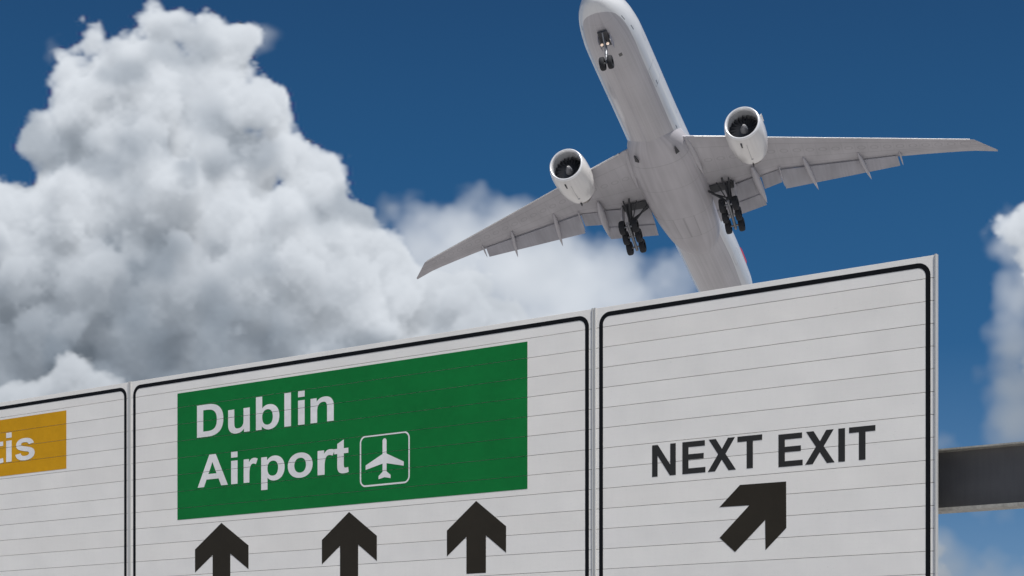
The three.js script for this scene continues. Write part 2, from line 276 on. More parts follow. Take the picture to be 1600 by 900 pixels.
function roundRect(x0, x1, y0, y1, r, C = THREE.Shape) { const s = new C(); s.moveTo(x0 + r, y0); s.lineTo(x1 - r, y0); s.absarc(x1 - r, y0 + r, r, -Math.PI / 2, 0); s.lineTo(x1, y1 - r); s.absarc(x1 - r, y1 - r, r, 0, Math.PI / 2); s.lineTo(x0 + r, y1); s.absarc(x0 + r, y1 - r, r, Math.PI / 2, Math.PI); s.lineTo(x0, y0 + r); s.absarc(x0 + r, y0 + r, r, Math.PI, Math.PI * 1.5); return s; }
function frame(x0, x1, y0, y1, w, r) { const s = roundRect(x0, x1, y0, y1, r); s.holes.push(roundRect(x0 + w, x1 - w, y0 + w, y1 - w, r - w, THREE.Path)); return s; }
// bold grotesque letters, drawn on a 1000-unit body: [left edge, right edge, outlines]; a list starting with 'h' is a hole
const GLYPH = {
  D: [73, 680, ['M', 73, 716, 'L', 337, 716, 'C', 560, 716, 680, 590, 680, 358, 'C', 680, 126, 560, 0, 343, 0, 'L', 73, 0], ['h', 'M', 218, 595, 'L', 305, 595, 'C', 450, 595, 531, 540, 531, 357, 'C', 531, 175, 455, 121, 322, 121, 'L', 218, 121]],
  u: [66, 544, ['M', 66, 519, 'L', 203, 519, 'L', 203, 238, 'C', 203, 150, 212, 95, 280, 95, 'C', 355, 95, 407, 140, 407, 250, 'L', 407, 519, 'L', 544, 519, 'L', 544, 0, 'L', 417, 0, 'L', 417, 78, 'C', 380, 15, 320, -12, 248, -12, 'C', 140, -12, 66, 50, 66, 190]],
  b: [66, 571, ['M', 66, 0, 'L', 66, 716, 'L', 203, 716, 'L', 203, 458, 'C', 240, 505, 290, 531, 350, 531, 'C', 480, 531, 571, 430, 571, 264, 'C', 571, 90, 480, -12, 350, -12, 'C', 290, -12, 233, 15, 193, 75, 'L', 193, 0], ['h', 'M', 202, 271, 'C', 202, 370, 250, 426, 317, 426, 'C', 385, 426, 431, 370, 431, 257, 'C', 431, 145, 385, 94, 320, 94, 'C', 250, 94, 202, 150, 202, 271]],
  l: [72, 209, ['M', 72, 0, 'L', 209, 0, 'L', 209, 716, 'L', 72, 716]],
  i: [72, 209, ['M', 72, 0, 'L', 209, 0, 'L', 209, 519, 'L', 72, 519], ['M', 72, 589, 'L', 209, 589, 'L', 209, 716, 'L', 72, 716]],
  n: [66, 544, ['M', 544, 0, 'L', 407, 0, 'L', 407, 265, 'C', 407, 370, 398, 424, 328, 424, 'C', 250, 424, 203, 360, 203, 235, 'L', 203, 0, 'L', 66, 0, 'L', 66, 519, 'L', 193, 519, 'L', 193, 443, 'C', 235, 503, 290, 531, 360, 531, 'C', 480, 531, 544, 450, 544, 322]],
  A: [0, 718, ['M', 718, 0, 'L', 560, 0, 'L', 498, 163, 'L', 212, 163, 'L', 153, 0, 'L', 0, 0, 'L', 279, 716, 'L', 432, 716], ['h', 'M', 450, 283, 'L', 353, 545, 'L', 257, 283]],
  r: [66, 400, ['M', 203, 0, 'L', 66, 0, 'L', 66, 519, 'L', 193, 519, 'L', 193, 445, 'C', 225, 505, 260, 531, 310, 531, 'C', 345, 531, 375, 521, 400, 505, 'L', 357, 386, 'C', 335, 400, 315, 408, 295, 408, 'C', 235, 408, 203, 350, 203, 160]],
  p: [66, 571, ['M', 66, 519, 'L', 193, 519, 'L', 193, 443, 'C', 230, 500, 290, 531, 350, 531, 'C', 480, 531, 571, 428, 571, 262, 'C', 571, 90, 478, -12, 350, -12, 'C', 290, -12, 245, 12, 203, 62, 'L', 203, -198, 'L', 66, -198], ['h', 'M', 202, 269, 'C', 202, 370, 250, 423, 317, 423, 'C', 385, 423, 431, 370, 431, 265, 'C', 431, 150, 385, 96, 320, 96, 'C', 250, 96, 202, 150, 202, 269]],
  o: [40, 571, ['M', 40, 260, 'C', 40, 420, 150, 531, 305, 531, 'C', 462, 531, 571, 420, 571, 260, 'C', 571, 98, 462, -12, 305, -12, 'C', 150, -12, 40, 98, 40, 260], ['h', 'M', 181, 260, 'C', 181, 365, 236, 419, 306, 419, 'C', 376, 419, 430, 365, 430, 260, 'C', 430, 154, 376, 100, 306, 100, 'C', 236, 100, 181, 154, 181, 260]],
  t: [16, 317, ['M', 309, 519, 'L', 309, 410, 'L', 215, 410, 'L', 215, 200, 'C', 215, 120, 222, 103, 255, 103, 'C', 270, 103, 290, 107, 305, 114, 'L', 317, 8, 'C', 285, -5, 250, -12, 212, -12, 'C', 115, -12, 79, 40, 79, 150, 'L', 79, 410, 'L', 16, 410, 'L', 16, 519, 'L', 79, 519, 'L', 79, 622, 'L', 215, 703, 'L', 215, 519]],
  s: [24, 515, ['M', 24, 148, 'L', 161, 169, 'C', 170, 120, 205, 95, 265, 95, 'C', 335, 95, 375, 118, 375, 152, 'C', 375, 190, 340, 195, 260, 213, 'C', 120, 245, 45, 280, 45, 372, 'C', 45, 465, 125, 531, 260, 531, 'C', 400, 531, 470, 480, 497, 392, 'L', 368, 368, 'C', 355, 408, 320, 430, 262, 430, 'C', 195, 430, 172, 410, 172, 384, 'C', 172, 350, 205, 342, 310, 318, 'C', 450, 287, 515, 245, 515, 155, 'C', 515, 60, 430, -12, 265, -12, 'C', 120, -12, 45, 50, 24, 148]],
  N: [73, 641, ['M', 73, 0, 'L', 73, 716, 'L', 211, 716, 'L', 508, 245, 'L', 508, 716, 'L', 641, 716, 'L', 641, 0, 'L', 500, 0, 'L', 206, 470, 'L', 206, 0]],
  E: [73, 617, ['M', 73, 0, 'L', 73, 716, 'L', 604, 716, 'L', 604, 595, 'L', 218, 595, 'L', 218, 436, 'L', 577, 436, 'L', 577, 315, 'L', 218, 315, 'L', 218, 121, 'L', 617, 121, 'L', 617, 0]],
  X: [1, 665, ['M', 1, 0, 'L', 245, 374, 'L', 24, 716, 'L', 193, 716, 'L', 336, 486, 'L', 476, 716, 'L', 643, 716, 'L', 421, 369, 'L', 665, 0, 'L', 491, 0, 'L', 333, 248, 'L', 174, 0]],
  T: [21, 590, ['M', 234, 0, 'L', 234, 595, 'L', 21, 595, 'L', 21, 716, 'L', 590, 716, 'L', 590, 595, 'L', 378, 595, 'L', 378, 0]],
  I: [68, 213, ['M', 68, 0, 'L', 213, 0, 'L', 213, 716, 'L', 68, 716]],
};
function letter(ch, x0, x1, base, cap) {
  const [l, r, ...outs] = GLYPH[ch], fx = (x) => x0 + (x - l) / (r - l) * (x1 - x0), fy = (y) => base + y / 716 * cap, shapes = [];
  for (const o of outs) {
    const hole = o[0] === 'h', s = hole ? new THREE.Path() : new THREE.Shape(), q = hole ? o.slice(1) : o;
    for (let i = 0; i < q.length;) { const c = q[i]; if (c === 'M') { s.moveTo(fx(q[i + 1]), fy(q[i + 2])); i += 3; } else if (c === 'L') { s.lineTo(fx(q[i + 1]), fy(q[i + 2])); i += 3; } else { s.bezierCurveTo(fx(q[i + 1]), fy(q[i + 2]), fx(q[i + 3]), fy(q[i + 4]), fx(q[i + 5]), fy(q[i + 6])); i += 7; } }
    hole ? shapes[0].holes.push(s) : shapes.push(s);
  }
  return shapes;
}
function word(text, spans, base, cap, material, parent, lift, shift) { [...text].forEach((ch, i) => { const m = printed('letter', letter(ch, spans[i][0] - shift, spans[i][1] - shift, base, cap), material, parent, lift, material === INK_TEXT); m.userData.label = `letter ${ch}`; }); }
function plankGeometry(len, h, last) {           // front edges chamfered along the length
  const t = 0.024, c = 0.0015, b = h / 2;
  const ring = [[-b, -t], [b, -t], [b, -c], [b - c, 0], [-b + c, 0], [-b, -c]].map(([y, z]) => [y, z]);
  const g = loft([0, 1].map((k) => ring.map(([y, z]) => V((k - 0.5) * len, y, z))), { uv: (k, i, p) => [p.x, p.y] }).toNonIndexed(); g.computeVertexNormals(); return g;
}
function panel(a0, a1, label, borderGap) {
  const g = thing('highway_sign', label, 'road sign', 'sign panels on the overhead gantry'), mid = (a0 + a1) / 2, half = (a1 - a0) / 2;
  g.position.copy(onSign(mid, EYE + BOTTOM)); g.rotation.y = -PHI;
  const len = a1 - a0 - 2 * 0.034;
  const geo = plankGeometry(len, PITCH - GAP);
  for (let k = 0; k < ROWS; k++) {
    const gg = geo.clone(); const uv = gg.attributes.uv, ou = R0() * 5, ov = R0() * 2; for (let i = 0; i < uv.count; i++) uv.setXY(i, uv.getX(i) + ou, uv.getY(i) + ov);
    const m = mesh('plank', gg, faceMats[Math.floor(R0() * 4)], g); m.position.set(0, ROWS * PITCH - (k + 0.5) * PITCH, (R0() - 0.5) * 0.0012); m.rotation.x = (R0() - 0.5) * 0.004;
  }
  mesh('backing_sheet', bx(-half + 0.03, half - 0.03, 0.02, ROWS * PITCH - 0.02, -0.034, -0.028), BACK, g);
  for (const s of [-1, 1]) {                     // rounded aluminium edge with a lip over the plank ends
    const sh = new THREE.Shape(); sh.moveTo(0, -0.05); sh.lineTo(0.034, -0.05); sh.lineTo(0.034, 0.006); sh.absarc(0.022, 0.006, 0.012, 0, Math.PI / 2); sh.lineTo(0.010, 0.018); sh.absarc(0.010, 0.010, 0.008, Math.PI / 2, Math.PI); sh.lineTo(0.002, 0.004); sh.lineTo(0.002, -0.05);
    const e = new THREE.ExtrudeGeometry(sh, { depth: ROWS * PITCH + 0.008, bevelEnabled: false, curveSegments: 6 }); e.rotateX(-Math.PI / 2);
    // shape x stays x, shape y becomes -z after the turn: mirror so that the lip faces the road
    const p = e.attributes.position; for (let i = 0; i < p.count; i++) p.setXYZ(i, s * (half - 0.036 + p.getX(i)), p.getY(i) - 0.004, -p.getZ(i));
    const ix = []; for (let i = 0; i < p.count; i += 3) s > 0 ? ix.push(i, i + 2, i + 1) : ix.push(i, i + 1, i + 2); const e2 = e.index ? e : (e.setIndex(ix), e); const e3 = e2.toNonIndexed(); e3.computeVertexNormals();
    mesh('edge_trim', e3, ALU, g);
  }
  for (let x = -half + 0.5; x < half; x += Math.max(0.9, (2 * half - 1) / Math.round((2 * half - 1) / 1.5))) mesh('back_rail', bx(x - 0.04, x + 0.04, 0.05, ROWS * PITCH - 0.05, -0.13, -0.034), BACK, g);
  printed('border_line', frame(-half + borderGap, half - borderGap, BOTTOM + 0.09, TOP - 0.083, 0.068, 0.185), INK, g, 0.0025, true);
  return [g, mid];
}
const [p3, m3] = panel(-5.379, 0.020, 'white plank sign panel reading NEXT EXIT above a black diagonal arrow', 0.091);
const [p2, m2] = panel(-15.541, -5.383, 'white plank sign panel with green Dublin Airport field and black upward arrows', 0.088);
const [p1, m1] = panel(-21.9, -15.545, 'white plank sign panel with a yellow field ending in the letters tis', 0.082);
word('NEXT', [[-4.365, -3.964], [-3.854, -3.472], [-3.434, -2.978], [-2.954, -2.561]], 3.459, 0.472, INK_TEXT, p3, 0.0025, m3);
word('EXIT', [[-2.307, -1.934], [-1.898, -1.452], [-1.397, -1.298], [-1.239, -0.853]], 3.437, 0.464, INK_TEXT, p3, 0.0025, m3);
{ const a = printed('arrow', poly([[-2.188, 3.226], [-2.913, 3.232], [-3.245, 2.932], [-2.766, 2.926], [-3.242, 2.487], [-2.993, 2.266], [-2.516, 2.699], [-2.510, 2.268], [-2.185, 2.567]].map(([x, y]) => [x - m3, y])), INK_ARROW, p3, 0.0025, true); a.userData.label = 'black arrow pointing up and right'; }
printed('green_field', rect(-14.294 - m2, -6.602 - m2, 3.449, 5.762), GREEN, p2, 0.0025);
word('Dublin', [[-13.795, -13.14], [-13.023, -12.5], [-12.353, -11.801], [-11.685, -11.531], [-11.369, -11.218], [-11.084, -10.563]], 4.905, 0.583, WHITE, p2, 0.005, m2);
word('Airport', [[-13.778, -13.029], [-12.951, -12.795], [-12.647, -12.31], [-12.228, -11.679], [-11.605, -11.038], [-10.925, -10.54], [-10.553, -10.233]], 4.0, 0.575, WHITE, p2, 0.005, m2);
{
  const cx = -9.46 - m2; printed('symbol_frame', frame(cx - 0.53, cx + 0.53, 3.722, 4.582, 0.028, 0.12), WHITE, p2, 0.005);
  const f = 0.043, s = new THREE.Shape(); s.moveTo(cx - f, 4.46); s.absarc(cx, 4.46, f, Math.PI, 0, true); s.lineTo(cx + f, 4.245); s.lineTo(cx + 0.405, 4.083); s.lineTo(cx + 0.405, 4.014); s.lineTo(cx + f, 4.085); s.lineTo(cx + f, 3.948); s.lineTo(cx + 0.128, 3.884); s.lineTo(cx + 0.128, 3.83); s.lineTo(cx, 3.855); s.lineTo(cx - 0.128, 3.83); s.lineTo(cx - 0.128, 3.884); s.lineTo(cx - f, 3.948); s.lineTo(cx - f, 4.085); s.lineTo(cx - 0.405, 4.008); s.lineTo(cx - 0.405, 4.083); s.lineTo(cx - f, 4.245);
  printed('airplane_symbol', s, WHITE, p2, 0.005);
  for (const [x, w] of [[-7.59, 1], [-10.228, 1.035], [-13.19, 1.13]]) { const h = 0.582 * w, n = 0.192 * w, o = x - m2; printed('arrow', poly([[o, 3.329], [o + h, 2.888], [o + h, 2.468], [o + n, 2.765], [o + n, 2.168], [o - n, 2.168], [o - n, 2.765], [o - h, 2.468], [o - h, 2.888]]), INK_ARROW, p2, 0.0025, true); }
}
printed('yellow_field', rect(-21.2 - m1, -17.298 - m1, 4.635, 5.76), YELLOW, p1, 0.0025);
word('tis', [[-19.573, -19.145], [-19.064, -18.9], [-18.79, -18.215]], 4.905, 0.58, WHITE, p1, 0.005, m1);

// ---------- gantry: a steel I-beam behind the panels on two posts
{
  const g = thing('sign_gantry', 'dark weathered steel beam running out from behind the sign panels', 'gantry'); g.position.copy(onSign(-10, 0)); g.rotation.y = -PHI;
  const n = noise2(61), steel = tex(1024, 512, (u, v, o) => { const streak = n(u * 120, v * 4, 120, 4) * 0.5 + n(u * 40, v * 9 + 4, 40, 9) * 0.5, blot = n(u * 10, v * 8, 10, 8), fine = n(u * 250, v * 250, 250, 250); let q = 0.40 + 0.012 * streak + 0.018 * blot + 0.008 * fine; o[0] = q * 1.0; o[1] = q * 0.985; o[2] = q * 0.98; }, { repeat: [1 / 3, 1 / 1.4] });
  const galv = tex(512, 256, (u, v, o) => { const q = 0.60 + 0.05 * n(u * 90, v * 20, 90, 20) + 0.05 * n(u * 18, v * 14, 18, 14); o[0] = q; o[1] = q * 0.985; o[2] = q * 0.94; }, { repeat: [1 / 2, 1] });
  const DARK = mat(0xffffff, 0.62, { map: steel, metalness: 0.2 }), FL = mat(0xffffff, 0.55, { map: galv, metalness: 0.15 });
  const Y1 = EYE + 3.553, Y0 = EYE + 2.708, ZB = -0.60, L0 = -15, L1 = 15.4;
  const uvm = (q) => { const p = q.attributes.position, nn = q.attributes.normal, u = q.attributes.uv; for (let i = 0; i < p.count; i++) u.setXY(i, Math.abs(nn.getX(i)) > 0.5 ? p.getZ(i) : p.getX(i), Math.abs(nn.getY(i)) > 0.5 ? p.getZ(i) : p.getY(i)); return q; };
  const b = sub('beam', g);
  mesh('web', uvm(bx(L0, L1, Y0 + 0.022, Y1 - 0.022, ZB - 0.012, ZB + 0.012)), DARK, b);
  mesh('flange', uvm(bx(L0, L1, Y1 - 0.022, Y1, ZB - 0.22, ZB + 0.22)), FL, b);
  mesh('flange', uvm(bx(L0, L1, Y0, Y0 + 0.022, ZB - 0.17, ZB + 0.17)), FL, b);
  mesh('flange_lip', uvm(bx(L0, L1, Y0 + 0.0222, Y0 + 0.045, ZB + 0.15, ZB + 0.168)), FL, b);
  for (const x of [-14.6, 15.0]) {
    const post = sub('post', g);
    mesh('post_web', uvm(bx(x - 0.19, x + 0.19, 0.04, Y0, ZB - 0.012, ZB + 0.012)), DARK, post);
    for (const s of [-1, 1]) mesh('post_flange', uvm(bx(x + s * 0.20 - 0.012, x + s * 0.20 + 0.012, 0.04, Y0, ZB - 0.16, ZB + 0.16)), FL, post);
    mesh('base_plate', bx(x - 0.4, x + 0.4, 0.0, 0.04, ZB - 0.35, ZB + 0.35), FL, post);
  }
  for (const x of [-11.4, -9, -5, -2.5, 0.5, 3.5, 5.5, 8]) mesh('bracket', uvm(bx(x - 0.05, x + 0.05, Y1 - 0.16, Y1 - 0.05, ZB + 0.0122, -0.132)), FL, g);
}

// ---------- the airliner. Its own axes: x to starboard, y up, z aft from the nose
{
  const plane = thing('airliner', 'white twin-engine passenger airliner with grey belly, flaps and wheels lowered', 'airplane');
  const ax = V(-0.9446357, -0.1266243, -0.3027039), up = V(-0.0452893, 0.9640239, -0.2619291), aft = V(0.3249804, -0.2337183, -0.9163861), at = V(16.1062, 57.4131 + EYE, -173.0842);
  plane.quaternion.setFromRotationMatrix(new THREE.Matrix4().makeBasis(ax, up, aft));
  plane.position.copy(at).addScaledVector(aft, -30);
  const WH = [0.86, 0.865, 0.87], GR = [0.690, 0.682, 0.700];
  const n = noise2(91), n2 = noise2(92);
  const S0 = 2.0, S1 = 74, streak = (u, v) => n(u * 3, v * 250, 3, 250) * 0.5 + n(u * 9 + 3, v * 120, 9, 120) * 0.3 + n(u * 40, v * 60, 40, 60) * 0.2;
  const limit = table([[3.15, -1], [3.3, 22], [3.7, 42], [4.4, 54], [5.6, 58], [8, 55], [11, 52], [50, 51]]);
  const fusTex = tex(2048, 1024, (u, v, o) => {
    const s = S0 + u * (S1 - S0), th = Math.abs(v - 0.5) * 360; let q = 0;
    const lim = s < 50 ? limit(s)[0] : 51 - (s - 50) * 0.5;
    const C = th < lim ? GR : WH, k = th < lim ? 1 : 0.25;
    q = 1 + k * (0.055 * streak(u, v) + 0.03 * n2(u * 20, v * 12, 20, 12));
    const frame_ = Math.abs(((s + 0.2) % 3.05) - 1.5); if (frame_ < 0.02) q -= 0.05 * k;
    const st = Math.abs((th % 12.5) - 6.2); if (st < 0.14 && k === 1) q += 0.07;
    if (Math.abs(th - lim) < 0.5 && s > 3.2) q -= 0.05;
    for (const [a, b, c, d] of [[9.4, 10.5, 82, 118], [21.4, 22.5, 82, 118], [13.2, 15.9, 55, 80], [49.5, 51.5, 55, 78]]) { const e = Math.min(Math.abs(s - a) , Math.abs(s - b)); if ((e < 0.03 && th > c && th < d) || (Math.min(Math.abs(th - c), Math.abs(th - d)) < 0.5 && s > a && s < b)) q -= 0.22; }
    for (const [a, t0, sd] of [[5.4, 62, 0], [7.2, 66, 0], [15.6, 62, 0], [8.6, 16, 1], [23.3, 62, 0]]) if (Math.abs(s - a) < (sd ? 0.22 : 0.32) && Math.abs(th - t0) < (sd ? 3.4 : 1.0) && (!sd || v < 0.5)) q *= 0.45;
    for (let c = 0; c < 3; c++) o[c] = C[c] * q;
  });
  const wingTex = tex(2048, 1024, (u, v, o) => {
    const y = u * 40, z = v * 20 + (v < 0.05 ? 40 : 20), le = 24.64 + 0.494 * (y - 3.1), te = y < 11 ? 36.1 - 0.154 * (y - 3.1) : 34.88 + 0.245 * (y - 11), c = (z - le) / (te - le);
    let q = 1 + 0.045 * n(u * 9, v * 5, 9, 5) + 0.03 * n2(u * 29, v * 14, 29, 14) + 0.016 * n2(u * 140, v * 9, 140, 9);
    for (const k of [0.16, 0.6, 0.82]) if (Math.abs(z - le - k * (te - le)) < 0.035) q -= 0.10;
    const cell = (y % 1.25) - 0.62; if (c > 0.16 && c < 0.6 && Math.abs(cell) > 0.6) q -= 0.05;
    if (y > 4 && y < 29.5) { const dz = z - le - 0.38 * (te - le), r = Math.hypot(cell / 0.36, dz / 0.30); if (Math.abs(r - 1) < 0.16) q -= 0.09; }
    if (y > 23.5 && y < 29.8 && c > 0.70 && c < 0.73) q -= 0.12;
    o[0] = 0.690 * q; o[1] = 0.682 * q; o[2] = 0.700 * q; }, { repeat: [1 / 40, 1 / 20] });
  const flapTex = tex(512, 512, (u, v, o) => { let q = 1 + 0.05 * n(u * 9, v * 7, 9, 7) + 0.03 * n2(u * 60, v * 6, 60, 6); o[0] = 0.625 * q; o[1] = 0.622 * q; o[2] = 0.648 * q; }, { repeat: [1 / 9, 1 / 9] });
  const whiteTex = tex(512, 512, (u, v, o) => { const q = 1 + 0.012 * n(u * 8, v * 8, 8, 8) + 0.014 * n2(u * 60, v * 6, 60, 6); o[0] = 0.880 * q; o[1] = 0.872 * q; o[2] = 0.866 * q; }, {});
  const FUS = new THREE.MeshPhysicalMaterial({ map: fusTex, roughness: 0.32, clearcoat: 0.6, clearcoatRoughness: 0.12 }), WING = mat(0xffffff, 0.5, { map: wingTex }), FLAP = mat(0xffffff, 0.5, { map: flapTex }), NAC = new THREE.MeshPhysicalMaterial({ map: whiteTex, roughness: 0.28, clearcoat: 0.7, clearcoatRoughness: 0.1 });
  const LIP = mat(lrgb(0.84, 0.84, 0.85), 0.3, { metalness: 0.35 }), DUCT = mat(lrgb(0.45, 0.46, 0.48), 0.5), FANM = mat(lrgb(0.05, 0.053, 0.062), 0.45, { metalness: 0.2 }), SPIN = mat(lrgb(0.16, 0.16, 0.17), 0.45), MARK = mat(lrgb(0.8, 0.8, 0.8), 0.5), DARKM = mat(lrgb(0.035, 0.036, 0.042), 0.55), BAY_SHADE = mat(lrgb(0.07, 0.072, 0.08), 0.8), STRUT = mat(lrgb(0.30, 0.31, 0.33), 0.45, { metalness: 0.4 }), TYRE = mat(lrgb(0.016, 0.017, 0.021), 0.8), HUB = mat(lrgb(0.42, 0.42, 0.43), 0.4, { metalness: 0.5 }), SLAT = mat(lrgb(0.70, 0.70, 0.71), 0.35, { metalness: 0.3 }), RED = mat(lrgb(0.50, 0.012, 0.03), 0.4), HOT = mat(lrgb(0.22, 0.20, 0.18), 0.35, { metalness: 0.8 });  // the bay tone paints in the shade of open wheel wells

  // fuselage: [station, half width, top, bottom]
  const fus = table([[2.1, 0.05, -0.78, -0.88], [2.35, 0.62, -0.2, -1.36], [3, 1.2, 0.45, -1.78], [4, 1.72, 1.15, -2.16], [5.5, 2.2, 1.95, -2.47], [7.2, 2.52, 2.5, -2.66], [9.5, 2.72, 2.75, -2.76], [13, 2.78, 2.8, -2.8], [22, 2.86, 2.86, -2.86], [30, 3.0, 3.0, -3.0], [44, 3.15, 3.1, -3.12], [52, 3.25, 3.15, -3.14], [58, 3.2, 3.15, -2.95], [64, 2.45, 3.05, -1.4], [70, 1.3, 2.75, 0.3], [73.6, 0.35, 2.2, 1.4]]);
  const st = []; for (let s = 2.1; s < 2.6; s += 0.06) st.push(s); for (let s = 2.6; s < 10; s += 0.25) st.push(s); for (let s = 10; s < 73.6; s += 0.9) st.push(s); st.push(73.6);
  const NA = 128, rings = st.map((s) => { const [w, t, b] = fus(s); return Array.from({ length: NA }, (_, i) => { const a = (i / NA) * 2 * Math.PI - Math.PI; return V(w * Math.sin(a) - 0.12 * sm(40, 50, s), (t + b) / 2 - (t - b) / 2 * Math.cos(a), s); }); });
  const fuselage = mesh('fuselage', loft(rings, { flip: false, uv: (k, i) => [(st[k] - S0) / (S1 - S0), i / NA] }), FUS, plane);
  // belly fairing: [station, half width, bottom]
  const fair = table([[21.5, 1.0, -2.55], [23, 2.2, -3.0], [25, 3.0, -3.25], [28, 3.4, -3.48], [34, 3.5, -3.6], [38, 3.35, -3.6], [41, 3.05, -3.5], [43.5, 2.6, -3.35], [45.3, 1.7, -3.12], [46, 0.6, -2.9]]);
  const fs = []; for (let s = 21.5; s <= 46.01; s += 0.5) fs.push(s);
  const NF = 72, bellyTex = tex(1024, 512, (u, v, o) => { let q = 1 + 0.06 * (n(u * 3, v * 110, 3, 110) * 0.6 + n(u * 12, v * 40, 12, 40) * 0.4) + 0.04 * n2(u * 8, v * 6, 8, 6); const s = 21.5 + u * 24.5, x = Math.abs(v - 0.5); for (const c of [26.2, 30.5, 36.1, 40.2]) if (Math.abs(s - c) < 0.04) q -= 0.09; if (s > 36.1 && s < 40.2 && (Math.abs(x - 0.04) < 0.0025 || x < 0.002)) q -= 0.12; o[0] = 0.692 * q; o[1] = 0.682 * q; o[2] = 0.700 * q; });
  const fr = fs.map((s) => { const [w, b] = fair(s); return Array.from({ length: NF }, (_, i) => { const a = (i / NF) * 2 * Math.PI - Math.PI, ss = Math.sin(a), cc = Math.cos(a), pw = 0.78; return V(w * Math.sign(ss) * Math.abs(ss) ** pw, -1.2 + (cc > 0 ? (b + 1.2) * cc ** pw : -0.9 * cc), s); }); });
  const bf = mesh('belly_fairing', loft(fr, { uv: (k, i) => [k / fs.length, i / NF] }), mat(0xffffff, 0.45, { map: bellyTex }), plane);
  for (const s of [-1, 1]) { const q = bx(-0.22, 0.22, -0.06, 0.06, -0.55, 0.55); const p = q.attributes.position; for (let i = 0; i < p.count; i++) if (p.getZ(i) < 0) p.setX(i, p.getX(i) * 0.25); q.rotateZ(s * 0.5); q.translate(s * 2.1, -3.03, 24.6); mesh('air_inlet', q, DARKM, bf); }

  // wings
  const foil = (n_ = 22) => { const pts = [], th = (x) => 5 * (0.2969 * Math.sqrt(x) - 0.126 * x - 0.3516 * x * x + 0.2843 * x ** 3 - 0.1036 * x ** 4); for (let i = 0; i <= n_; i++) { const x = 0.5 * (1 + Math.cos(Math.PI * i / n_)); pts.push([x, th(x) * 0.58]); } for (let i = 1; i < n_; i++) { const x = 0.5 * (1 - Math.cos(Math.PI * i / n_)); pts.push([x, -th(x) * 0.42]); } return pts; };
  const F22 = foil();
  const ring = (x, z0, z1, y0, y1, t) => F22.map(([c, h]) => V(x, y0 + (y1 - y0) * c + h * t, z0 + (z1 - z0) * c));
  const wt = table([[2, 24.1, 36.2, -1.8, 1.75], [3.1, 24.64, 36.1, -1.7, 1.55], [6, 26.07, 35.7, -1.61, 1.2], [9, 27.55, 35.15, -1.52, 0.92], [11, 28.54, 34.88, -1.46, 0.8], [15, 30.52, 35.85, -1.34, 0.62], [19, 32.5, 36.82, -1.22, 0.5], [22.8, 34.37, 37.76, -1.11, 0.4], [27, 36.45, 39.05, -0.98, 0.3], [30.4, 38.13, 40.25, -0.88, 0.2], [32.6, 41.05, 41.35, -0.84, 0.04]]);
  const wys = [2, 2.6, 3.1, 4, 5, 6, 7.5, 9, 10, 11, 12.5, 14, 15.5, 17, 19, 21, 22.8, 25, 27, 29, 30.4, 32.6];
  const wheel = (() => { const p = [[0.31, -0.26], [0.46, -0.285], [0.65, -0.28], [0.73, -0.19], [0.75, 0], [0.73, 0.19], [0.65, 0.28], [0.46, 0.285], [0.31, 0.26]].map(([r, z]) => new THREE.Vector2(r, z)), t = new THREE.LatheGeometry(p, 28).rotateZ(Math.PI / 2); const h = new THREE.LatheGeometry([[0.001, -0.12], [0.12, -0.17], [0.2, -0.12], [0.31, -0.16], [0.31, 0.16], [0.2, 0.12], [0.12, 0.17], [0.001, 0.12]].map(([r, z]) => new THREE.Vector2(r, z)), 20).rotateZ(Math.PI / 2); return [t, h]; })();
  const canoe = (a, b, w, d, s) => { const N = 16, R_ = []; for (let k = 0; k <= 18; k++) { const t = k / 18, e = Math.max(0.02, Math.pow(Math.sin(Math.PI * Math.min(1, 0.02 + t * 0.98) ** 0.75), 0.8)), c = a.clone().lerp(b, t); R_.push(Array.from({ length: N }, (_, i) => { const q = i / N * 2 * Math.PI; return V(s * (c.x + w * e * Math.sin(q)), c.y - d * e * (0.15 + 0.85 * Math.cos(q)), c.z); })); } return loft(R_, { flip: s < 0 }); };
  for (const s of [1, -1]) {
    const w = sub('wing', plane, s > 0 ? 'grey starboard wing with lowered flaps' : 'grey port wing with lowered flaps'), flip = s < 0;
    mesh('wing_surface', loft(wys.map((y) => { const [l, t, z, h] = wt(y); return ring(s * y, l, t, z, z, h); }), { flip: !flip, uv: (k, i, p) => [Math.abs(p.x), p.z] }), WING, w);
    const blade = (name, m, a, b, t) => mesh(name, loft([0, 0.25, 0.5, 0.75, 1].map((f) => { const L = a[0].clone().lerp(b[0], f), T = a[1].clone().lerp(b[1], f); return ring(s * L.x, L.z, T.z, L.y, T.y, t).map((p, i) => V(s * (L.x + (T.x - L.x) * F22[i][0]), p.y, p.z)); }), { flip: !flip, uv: (k, i, p) => [Math.abs(p.x), p.z] }), m, w);
    blade('inboard_flap', FLAP, [V(3.35, -2.0, 35.55), V(3.4, -2.62, 38.0)], [V(8.35, -1.68, 34.6), V(8.55, -2.28, 37.1)], 0.42);
    blade('aft_flap', FLAP, [V(3.4, -2.68, 37.9), V(3.45, -3.15, 39.4)], [V(8.55, -2.34, 37.0), V(8.65, -2.8, 38.65)], 0.2);
    blade('flaperon', FLAP, [V(8.85, -1.62, 34.8), V(8.85, -2.05, 36.75)], [V(10.8, -1.56, 34.5), V(10.8, -1.98, 36.3)], 0.26);
    blade('outboard_flap', FLAP, [V(11.0, -1.70, 34.4), V(11.05, -2.42, 36.98)], [V(22.7, -1.25, 37.35), V(22.8, -1.62, 38.72)], 0.26);
    blade('slat', SLAT, [V(3.9, -1.86, 24.75), V(3.9, -1.35, 25.9)], [V(7.6, -1.73, 26.56), V(7.6, -1.23, 27.6)], 0.34);
